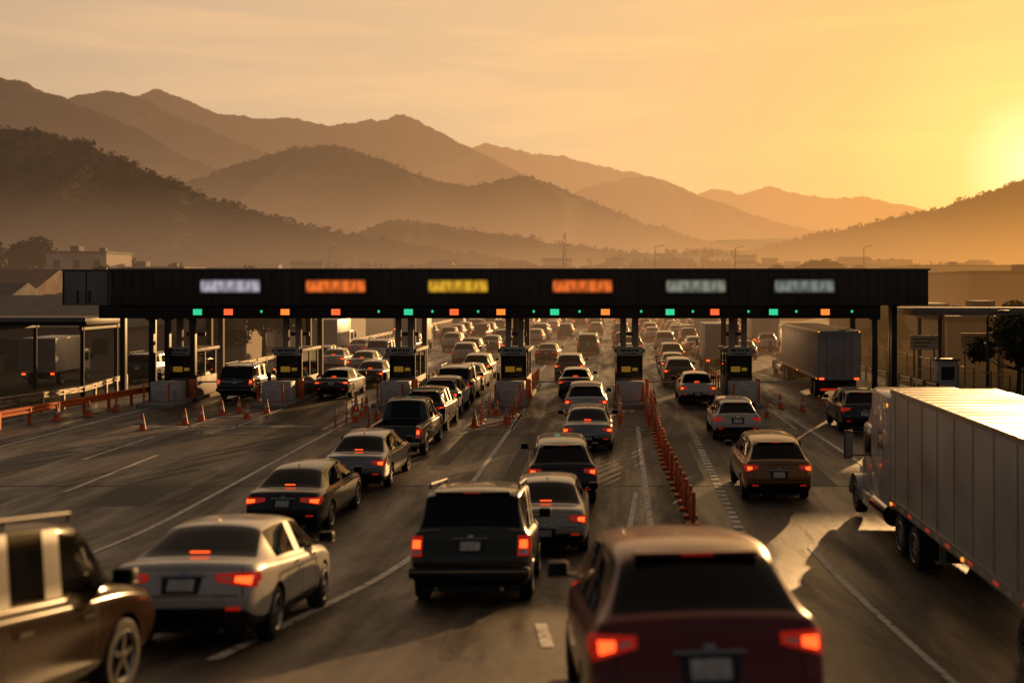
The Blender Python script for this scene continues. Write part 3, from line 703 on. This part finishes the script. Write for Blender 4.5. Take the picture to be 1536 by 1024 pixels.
building('office_building',-90,195,10,10,11.2,2,2,'flat',0,3); building('office_building',-80,200,12,10,8.7,0,2,'flat',0,3)
building('roadside_shed',-41,84,14,10,3.0,3,2,'gable'); building('roadside_shed',-56,92,16,10,4,1,1,'gable'); building('roadside_shed',-33,90,9,8,3.4,1,2,'gable',.1); building('roadside_shed',-48,72,12,7,2.8,3,2,'gable')
building('roadside_shed',-70,120,22,12,5,0,0,'gable'); building('roadside_shed',-56,130,14,10,5.5,2,1,'flat',0,2); building('service_building',30,82,14,8,3.4,1,1,'flat'); building('service_building',24,100,8,10,4,3,2,'flat'); building('service_building',44,90,14,9,4.4,4,1,'flat')
building('service_building',-32,115,12,8,4.5,2,2,'flat')
for i in range(150):
    y=R.uniform(280,1000); x=R.uniform(-.5,.36)*y
    if -30<x<24 and y<420: continue
    w=R.uniform(8,20); building('house',x,y,w,R.uniform(8,14),R.uniform(4,8),R.choice((0,1,2,2,4,3)),R.randrange(3),R.choice(['gable','flat']),R.uniform(-.5,.5),R.choice([1,2]))
m=MB(); m.box(18,60,96,96.4,-.5,2.2,0,.02)
for x in range(18,60,4): m.box(x-.2,x+.2,95.9,96.5,-.5,2.4,0,.02)
obj('boundary_wall',m.mesh('boundary_wall',[conc],0))
m=MB(); m.box(-.55,.55,-.4,.4,0,1.9,0,.06); m.box(-.65,.65,-.5,.5,1.9,2.0,1,.03); m.box(-.35,.35,-.42,-.401,.9,1.6,2)
obj('utility_cabinet',m.mesh('utility_cabinet',[wht,gal,trim],30),(17.6,60,0))
def rsign(x,y,w,h,z,m1,nm='roadside_sign'):
    m=MB(); m.box(-w/2,w/2,-.05,.05,z,z+h,0,.01)
    for sx in(-.35,.35): m.cyl((sx*w,.08,0),(sx*w,.08,z+h),.05,.05,1,8)
    for k in range(3): m.box(-w*.38,w*(.1+.12*k),-.056,-.051,z+h*(.2+.25*k),z+h*(.28+.25*k),2)
    obj(nm,m.mesh(nm,[m1,steel,trim],0),(x,y,gz(x,y)))
rsign(17.3,63,1.6,.8,2.3,wht); rsign(21.2,66,2.0,.9,2.2,wht); rsign(23.6,67,1.6,.8,2.1,wht); rsign(26,80,3,1.4,2.6,lgt)
m=MB()
for i in range(34):
    m.cyl((17.5,50+i*2.5,-.2),(17.5,50+i*2.5,1.9),.03,.03,0,6)
for z in(.4,1.1,1.8): m.cyl((17.5,50,z),(17.5,132,z),.02,.02,0,5)
obj('chain_fence',m.mesh('chain_fence',[steel],0))

# ------------------------------------------------------------------ trees
def leafmat(name,c0,c1,sc_=1.2):
    m=mat(name,c0,.7,spec=.25); nt=m.node_tree; b=nt.nodes['Principled BSDF']; tc=nt.nodes.new('ShaderNodeTexCoord')
    n=nt.nodes.new('ShaderNodeTexNoise'); n.inputs['Scale'].default_value=sc_; n.inputs['Detail'].default_value=4; nt.links.new(tc.outputs['Object'],n.inputs['Vector'])
    r=nt.nodes.new('ShaderNodeValToRGB'); r.color_ramp.elements[0].position=.35; r.color_ramp.elements[1].position=.65; r.color_ramp.elements[0].color=(*c0,1); r.color_ramp.elements[1].color=(*c1,1)
    nt.links.new(n.outputs['Fac'],r.inputs[0]); nt.links.new(r.outputs[0],b.inputs['Base Color']); 
    return m
leafm=leafmat('foliage',(.03,.04,.016),(.085,.085,.03)); leafd=leafmat('distant_foliage',(.02,.028,.012),(.07,.065,.028),.08); bark=mat('bark',(.06,.045,.03),.9,bump=.5)
def quads(mb,centers,size,rng,mi):
    n=len(centers); a=rng.normal(size=(n,3)); a/=np.linalg.norm(a,axis=1)[:,None]; b=np.cross(a,rng.normal(size=(n,3))); b/=np.linalg.norm(b,axis=1)[:,None]
    s=(size*rng.uniform(.6,1.4,n))[:,None]; c=np.asarray(centers)
    V=np.stack([c-a*s-b*s*.6,c+a*s-b*s*.5,c+a*s*.9+b*s*.6,c-a*s*.8+b*s*.55],1).reshape(-1,3)
    o=len(mb.v); mb.v+=[tuple(q) for q in V.tolist()]; mb.f+=[(o+4*i,o+4*i+1,o+4*i+2,o+4*i+3) for i in range(n)]; mb.m+=[mi]*n
def tree(seed,h,cr,nl=4200,ls=.13):
    r=np.random.default_rng(seed); mb=MB(); rr=random.Random(seed)
    th=h*.4; mb.cyl((0,0,-.3),(.1,.05,th),.035*h,.022*h,0,10)
    cs=[]
    for i in range(16):
        a=rr.uniform(0,6.28); e=rr.uniform(.25,1.3); L=rr.uniform(.55,1)*cr
        p=Vector((math.cos(a)*math.cos(e)*L,math.sin(a)*math.cos(e)*L,th+math.sin(e)*L*h*.6/cr*.9))
        q=Vector((0,0,th*rr.uniform(.75,1)))
        mid=(p+q)/2+Vector((0,0,-.05*h)); mb.cyl(q,mid,.012*h,.008*h,0,6); mb.cyl(mid,p,.008*h,.003*h,0,5)
        cs.append((p,rr.uniform(.28,.45)*cr))
    pts=[]
    for p,rad in cs:
        k=nl//16; d=r.normal(size=(k,3)); d/=np.linalg.norm(d,axis=1)[:,None]; u=r.uniform(.3,1,k)**.5
        pts.append(np.array(p)+d*(u*rad*r.uniform(.7,1.15,k))[:,None]*np.array([1,1,.75]))
    quads(mb,np.concatenate(pts),ls*h/6,r,1)
    return mb.mesh('tree',[bark,leafm],0)
TR=[tree(1,7,3),tree(2,9,3.2),tree(3,6,3.2),tree(4,12,4,4200,.12)]
for x,y,t,s in((20.9,58.5,2,.7),(22.8,61,0,.7),(26.5,72,0,.75),(29,70,1,.7),(32,76,2,.8),(-26.5,86,1,.66),(-24.8,90,0,.8),(-28.2,82,2,.6),(-52,92,1,.85),(-60,100,0,1),(-44,100,2,.9),(-50,110,1,.9),(22,92,2,.6),(38,96,1,.8),
    (-105,205,3,1.25),(-100,198,3,1.1),(-112,200,3,1.2),(-96,210,3,1.0),(-118,215,3,1.1),(-92,215,1,1.3),(-86,220,1,1.2),(-78,218,0,1.4),(-125,190,3,1.0),(-72,225,1,1.2),(36,250,3,.9),(44,255,3,1),(50,262,3,1.05),(30,262,1,1.1),(58,270,3,.9),(-56,78,1,.9),(-62,84,0,1)):
    o=obj('tree',TR[t],(x,y,gz(x,y)),(0,0,R.random()*6),s)
def mass(name,pts,hs,per,seed,size,mt=None):
    r=np.random.default_rng(seed); mb=MB(); C=[]
    for (x,y,z),h in zip(pts,hs):
        k=per; d=r.normal(size=(k,3)); d/=np.linalg.norm(d,axis=1)[:,None]; u=r.uniform(.2,1,k)**.4
        C.append(np.array([x,y,z+h*.5])+d*u[:,None]*np.array([h*.6,h*.6,h*.5]))
    quads(mb,np.concatenate(C),size,r,0); obj(name,mb.mesh(name,[mt or leafd],0))
pts=[];hs=[]
for i in range(2300):
    y=260+1000*R.random()**1.15; x=R.uniform(-.6,.45)*y
    if -30<x<26 and y<430: continue
    if noise.noise((x/60,y/60,0))<-.05: continue
    pts.append((x,y,gz(x,y)-.5)); hs.append(R.uniform(4,8.5))
mass('distant_trees',pts,hs,46,5,.8)
pts=[];hs=[]
for i in range(260):
    s=R.choice((0,1)); y=R.uniform(60,200); x=R.uniform(19,45)*(1+y/200) if s else -R.uniform(30,60)*(1+y/250)
    pts.append((x,y,gz(x,y)-.3)); hs.append(R.uniform(.7,2.2))
mass('roadside_shrubs',pts,hs,150,6,.13,leafm)

# ------------------------------------------------------------------ aerial haze mixed into materials as glow, warmer sunward (depends on world position only)
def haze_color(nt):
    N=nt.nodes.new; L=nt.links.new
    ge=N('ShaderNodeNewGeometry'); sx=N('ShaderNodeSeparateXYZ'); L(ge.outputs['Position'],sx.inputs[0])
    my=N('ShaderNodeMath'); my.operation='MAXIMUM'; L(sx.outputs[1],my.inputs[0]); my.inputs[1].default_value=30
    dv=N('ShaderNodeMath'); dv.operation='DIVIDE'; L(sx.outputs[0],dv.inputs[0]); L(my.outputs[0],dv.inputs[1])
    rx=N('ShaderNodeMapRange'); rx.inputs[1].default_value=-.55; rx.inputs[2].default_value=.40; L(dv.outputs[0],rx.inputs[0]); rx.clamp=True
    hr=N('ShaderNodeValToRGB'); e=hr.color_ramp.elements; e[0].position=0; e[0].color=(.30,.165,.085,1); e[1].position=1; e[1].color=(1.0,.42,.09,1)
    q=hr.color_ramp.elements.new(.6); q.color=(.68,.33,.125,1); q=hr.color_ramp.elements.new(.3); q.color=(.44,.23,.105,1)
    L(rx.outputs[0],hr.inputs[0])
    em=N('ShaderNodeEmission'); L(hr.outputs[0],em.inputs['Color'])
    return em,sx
def mtn_mat(name,haze,k,mist,ztop,tex):
    m=bpy.data.materials.new(name); m.use_nodes=True; nt=m.node_tree; N=nt.nodes.new; L=nt.links.new
    b=nt.nodes['Principled BSDF']; b.inputs['Roughness'].default_value=.95; b.inputs['Specular IOR Level'].default_value=.05
    tc=N('ShaderNodeTexCoord'); n=N('ShaderNodeTexNoise'); n.inputs['Scale'].default_value=tex; n.inputs['Detail'].default_value=10; n.inputs['Roughness'].default_value=.8; L(tc.outputs['Object'],n.inputs['Vector'])
    r=N('ShaderNodeValToRGB'); r.color_ramp.elements[0].position=.42; r.color_ramp.elements[1].position=.6; r.color_ramp.elements[0].color=(.014,.016,.007,1); r.color_ramp.elements[1].color=(.13,.10,.05,1)
    L(n.outputs['Fac'],r.inputs[0]); L(r.outputs[0],b.inputs['Base Color'])
    n2=N('ShaderNodeTexNoise'); n2.inputs['Scale'].default_value=tex*3; n2.inputs['Detail'].default_value=6; L(tc.outputs['Object'],n2.inputs['Vector'])
    bp=N('ShaderNodeBump'); bp.inputs['Strength'].default_value=1; bp.inputs['Distance'].default_value=8; L(n2.outputs['Fac'],bp.inputs['Height']); L(bp.outputs[0],b.inputs['Normal'])
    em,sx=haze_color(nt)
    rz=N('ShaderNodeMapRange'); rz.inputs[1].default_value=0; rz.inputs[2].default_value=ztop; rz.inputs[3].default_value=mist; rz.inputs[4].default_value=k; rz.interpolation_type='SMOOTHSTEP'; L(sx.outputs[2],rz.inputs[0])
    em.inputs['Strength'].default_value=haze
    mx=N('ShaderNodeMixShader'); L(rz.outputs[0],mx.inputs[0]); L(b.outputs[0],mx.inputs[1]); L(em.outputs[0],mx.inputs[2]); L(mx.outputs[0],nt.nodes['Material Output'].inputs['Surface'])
    m['own_haze']=True
    return m
def ridge(D,pts,k,mist,ztop,seed,front=.38,nx=320,rough=1.0,haze=1.0,tex=.03,ntree=0,th=7):
    s=D/1700; X=np.array([(p[0]-920)*s for p in pts]); Z=np.array([5.8+(430-p[1])*s for p in pts])
    xs=np.linspace(X[0],X[-1],nx); zs=np.interp(xs,X,Z)
    ker=np.hanning(9); ker/=ker.sum(); zs=np.convolve(np.pad(zs,4,'edge'),ker,'valid')
    nv=46; vs=[]
    for j in range(nv+10):
        v=j/nv
        for i in range(nx):
            x=xs[i]; z=zs[i]
            y=D-front*D*(1-v) if v<=1 else D+front*D*(v-1)*1.5
            f=v**1.15 if v<=1 else max(0,1-(v-1)*2.2)
            w=4*max(0,f*(1-f)) if v<=1 else 0
            xw=x+70*s*noise.noise((x/(180*s),v*2,seed))*(1-min(v,1))
            sp=1-abs(noise.noise((xw/(110*s),v*.9+seed,seed*2.3)))*2
            zz=z*f+ w*z*.28*(sp-.5)
            zz+=rough*s*(5*noise.noise((x/(28*s),y/(28*s),seed))+2.2*noise.noise((x/(9*s),y/(9*s),seed+4))+1.5*noise.noise((x/(4*s),y/(4*s),seed+7)))*min(1,f*4)
            vs.append((x,y,zz-8*(1-f)))
    fs=[(j*nx+i,j*nx+i+1,(j+1)*nx+i+1,(j+1)*nx+i) for j in range(nv+9) for i in range(nx-1)]
    mm=mtn_mat('forested_slope_%d'%seed,haze,k,mist,ztop,tex)
    me=bpy.data.meshes.new('mountain'); me.from_pydata(vs,[],fs); me.materials.append(mm); me.polygons.foreach_set('use_smooth',[True]*len(fs)); obj('mountain',me)
    if ntree:
        P_=[];H_=[]
        for q in range(ntree):
            j=int((nv+1)*(R.random()**.6)); i=R.randrange(nx)
            x,y,z=vs[j*nx+i]
            if noise.noise((x/40/s,y/40/s,seed))<-.12 and j<nv-1: continue
            if z<8: continue
            P_.append((x+R.uniform(-2,2),y+R.uniform(-6,6),z-1.2)); H_.append(th*R.uniform(.4,1.2))
        mass('hillside_trees',P_,H_,14,seed+50,th*.2,mm)
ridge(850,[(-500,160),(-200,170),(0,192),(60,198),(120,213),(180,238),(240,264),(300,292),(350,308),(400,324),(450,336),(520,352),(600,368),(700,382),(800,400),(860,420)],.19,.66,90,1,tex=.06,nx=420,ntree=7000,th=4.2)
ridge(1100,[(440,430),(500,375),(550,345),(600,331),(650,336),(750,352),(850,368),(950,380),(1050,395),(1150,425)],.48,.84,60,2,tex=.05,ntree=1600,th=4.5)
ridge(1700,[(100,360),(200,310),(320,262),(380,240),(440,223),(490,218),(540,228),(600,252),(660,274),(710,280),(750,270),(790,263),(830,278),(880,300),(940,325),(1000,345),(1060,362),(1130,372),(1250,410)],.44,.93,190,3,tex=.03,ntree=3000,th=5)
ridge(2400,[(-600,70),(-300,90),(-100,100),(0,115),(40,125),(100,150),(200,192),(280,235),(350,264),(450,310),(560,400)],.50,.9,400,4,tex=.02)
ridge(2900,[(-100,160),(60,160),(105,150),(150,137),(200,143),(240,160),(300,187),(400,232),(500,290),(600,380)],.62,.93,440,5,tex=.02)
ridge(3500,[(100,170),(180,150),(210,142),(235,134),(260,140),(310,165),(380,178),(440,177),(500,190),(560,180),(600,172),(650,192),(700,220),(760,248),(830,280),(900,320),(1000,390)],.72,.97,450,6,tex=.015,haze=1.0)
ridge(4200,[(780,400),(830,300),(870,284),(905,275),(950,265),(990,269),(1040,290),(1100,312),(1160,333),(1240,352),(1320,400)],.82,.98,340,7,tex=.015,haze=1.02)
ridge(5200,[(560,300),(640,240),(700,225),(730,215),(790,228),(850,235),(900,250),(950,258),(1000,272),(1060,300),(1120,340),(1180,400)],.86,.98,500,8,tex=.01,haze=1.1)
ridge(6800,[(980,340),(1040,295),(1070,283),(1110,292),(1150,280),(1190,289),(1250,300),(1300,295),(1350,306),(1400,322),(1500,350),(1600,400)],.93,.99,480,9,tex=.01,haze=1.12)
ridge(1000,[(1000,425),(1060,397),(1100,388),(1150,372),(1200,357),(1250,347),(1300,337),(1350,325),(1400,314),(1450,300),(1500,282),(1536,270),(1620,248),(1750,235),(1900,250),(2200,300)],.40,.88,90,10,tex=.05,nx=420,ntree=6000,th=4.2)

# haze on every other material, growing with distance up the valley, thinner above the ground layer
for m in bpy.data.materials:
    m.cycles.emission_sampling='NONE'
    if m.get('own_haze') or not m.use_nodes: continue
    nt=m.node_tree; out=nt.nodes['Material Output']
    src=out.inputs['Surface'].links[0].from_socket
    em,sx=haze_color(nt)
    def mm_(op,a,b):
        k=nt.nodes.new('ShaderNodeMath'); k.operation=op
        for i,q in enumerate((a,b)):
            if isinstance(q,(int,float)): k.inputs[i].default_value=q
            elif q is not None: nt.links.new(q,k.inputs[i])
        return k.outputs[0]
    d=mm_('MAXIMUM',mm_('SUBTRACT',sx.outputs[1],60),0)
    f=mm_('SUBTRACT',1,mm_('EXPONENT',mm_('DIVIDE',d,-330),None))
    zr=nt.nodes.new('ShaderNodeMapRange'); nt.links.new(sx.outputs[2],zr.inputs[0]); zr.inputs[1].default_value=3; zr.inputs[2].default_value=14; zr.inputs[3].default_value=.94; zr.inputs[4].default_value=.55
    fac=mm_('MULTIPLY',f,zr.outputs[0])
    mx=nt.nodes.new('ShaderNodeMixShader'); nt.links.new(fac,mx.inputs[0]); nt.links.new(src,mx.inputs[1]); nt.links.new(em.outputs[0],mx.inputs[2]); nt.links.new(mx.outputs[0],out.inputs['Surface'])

# ------------------------------------------------------------------ light, sky
EL=math.radians(7.6); AZ=math.radians(20.5)
S=Vector((math.sin(AZ)*math.cos(EL),math.cos(AZ)*math.cos(EL),math.sin(EL)))
ld=bpy.data.lights.new('sun','SUN'); ld.energy=5; ld.angle=math.radians(.6); ld.color=(1,.56,.22)
lo=bpy.data.objects.new('sun',ld); COL.objects.link(lo); lo.rotation_mode='QUATERNION'; lo.rotation_quaternion=S.to_track_quat('Z','Y')
w=bpy.data.worlds.new('World'); scene.world=w; w.use_nodes=True; nt=w.node_tree; N=nt.nodes.new; L=nt.links.new
bg=nt.nodes['Background']; sky=N('ShaderNodeTexSky'); sky.sky_type='NISHITA'; sky.sun_disc=False; sky.sun_elevation=EL; sky.sun_rotation=AZ; sky.air_density=1.4; sky.dust_density=3; sky.ozone_density=1
tint=N('ShaderNodeVectorMath'); tint.operation='MULTIPLY'; L(sky.outputs[0],tint.inputs[0]); tint.inputs[1].default_value=(.10,.08,.06)
tc=N('ShaderNodeTexCoord')
nv=N('ShaderNodeVectorMath'); nv.operation='NORMALIZE'; L(tc.outputs['Generated'],nv.inputs[0])
dt=N('ShaderNodeVectorMath'); dt.operation='DOT_PRODUCT'; L(nv.outputs[0],dt.inputs[0]); dt.inputs[1].default_value=(math.sin(AZ)*math.cos(.1),math.cos(AZ)*math.cos(.1),math.sin(.1))
ac=N('ShaderNodeMath'); ac.operation='ARCCOSINE'; L(dt.outputs['Value'],ac.inputs[0])
mr=N('ShaderNodeMapRange'); mr.inputs[1].default_value=0; mr.inputs[2].default_value=math.pi; L(ac.outputs[0],mr.inputs[0])
rp=N('ShaderNodeValToRGB'); el=rp.color_ramp.elements; SS=12.5
def c_(p,c,first=None):
    e=el[first] if first is not None else el.new(p)
    e.position=p; e.color=(c[0],c[1],c[2],1)
c_(0,(1.5,1.15,.60),0); c_(1,(.06,.065,.08),1)
for deg,c in((1.4,(1.2,.88,.40)),(3.6,(1.0,.62,.20)),(9,(.94,.54,.19)),(18,(.92,.56,.245)),(28,(.86,.545,.285)),(40,(.74,.49,.285)),(52,(.60,.415,.265)),(75,(.24,.18,.14)),(115,(.08,.075,.078))): c_(deg/180,c)
L(mr.outputs[0],rp.inputs[0])
szn=N('ShaderNodeSeparateXYZ'); L(nv.outputs[0],szn.inputs[0])
zf=N('ShaderNodeMapRange'); zf.interpolation_type='SMOOTHSTEP'; zf.inputs[1].default_value=.3; zf.inputs[2].default_value=.8; zf.inputs[3].default_value=SS*.93; zf.inputs[4].default_value=SS*.5; L(szn.outputs[2],zf.inputs[0])
gs=N('ShaderNodeVectorMath'); gs.operation='SCALE'; L(rp.outputs[0],gs.inputs[0]); L(zf.outputs[0],gs.inputs['Scale'])
ad=N('ShaderNodeVectorMath'); ad.operation='ADD'; L(gs.outputs[0],ad.inputs[0]); L(tint.outputs[0],ad.inputs[1])
mp=N('ShaderNodeMapping'); mp.inputs['Scale'].default_value=(1.3,1.3,13); mp.inputs['Rotation'].default_value=(.0,.04,.2); mp.inputs['Location'].default_value=(.3,0,.35); L(nv.outputs[0],mp.inputs[0])
cn_=N('ShaderNodeTexNoise'); cn_.inputs['Scale'].default_value=2.3; cn_.inputs['Detail'].default_value=9; cn_.inputs['Roughness'].default_value=.6; cn_.inputs['Distortion'].default_value=.5; L(mp.outputs[0],cn_.inputs['Vector'])
cr=N('ShaderNodeMapRange'); cr.inputs[1].default_value=.46; cr.inputs[2].default_value=.68; cr.inputs[3].default_value=0; cr.inputs[4].default_value=.8; L(cn_.outputs['Fac'],cr.inputs[0])
zm=N('ShaderNodeMapRange'); zm.inputs[1].default_value=.07; zm.inputs[2].default_value=.15; L(szn.outputs[2],zm.inputs[0])
cm_=N('ShaderNodeMath'); cm_.operation='MULTIPLY'; L(cr.outputs[0],cm_.inputs[0]); L(zm.outputs[0],cm_.inputs[1])
mxc=N('ShaderNodeMix'); mxc.data_type='RGBA'; L(cm_.outputs[0],mxc.inputs[0]); L(ad.outputs[0],mxc.inputs[6])
lp_=N('ShaderNodeVectorMath'); lp_.operation='MULTIPLY'; L(ad.outputs[0],lp_.inputs[0]); lp_.inputs[1].default_value=(1.2,1.13,1.03); L(lp_.outputs[0],mxc.inputs[7])
L(mxc.outputs[2],bg.inputs['Color']); bg.inputs['Strength'].default_value=.08

# ------------------------------------------------------------------ camera
cam=bpy.data.cameras.new('camera'); co=bpy.data.objects.new('camera',cam); COL.objects.link(co); scene.camera=co
co.location=(0,0,5.8); co.rotation_euler=(math.radians(90),0,0)
cam.sensor_width=36; cam.lens=39.84; cam.shift_x=-152/1536; cam.shift_y=-82/1536; cam.clip_end=30000; cam.clip_start=.1
cam.dof.use_dof=True; cam.dof.focus_distance=46; cam.dof.aperture_fstop=.6
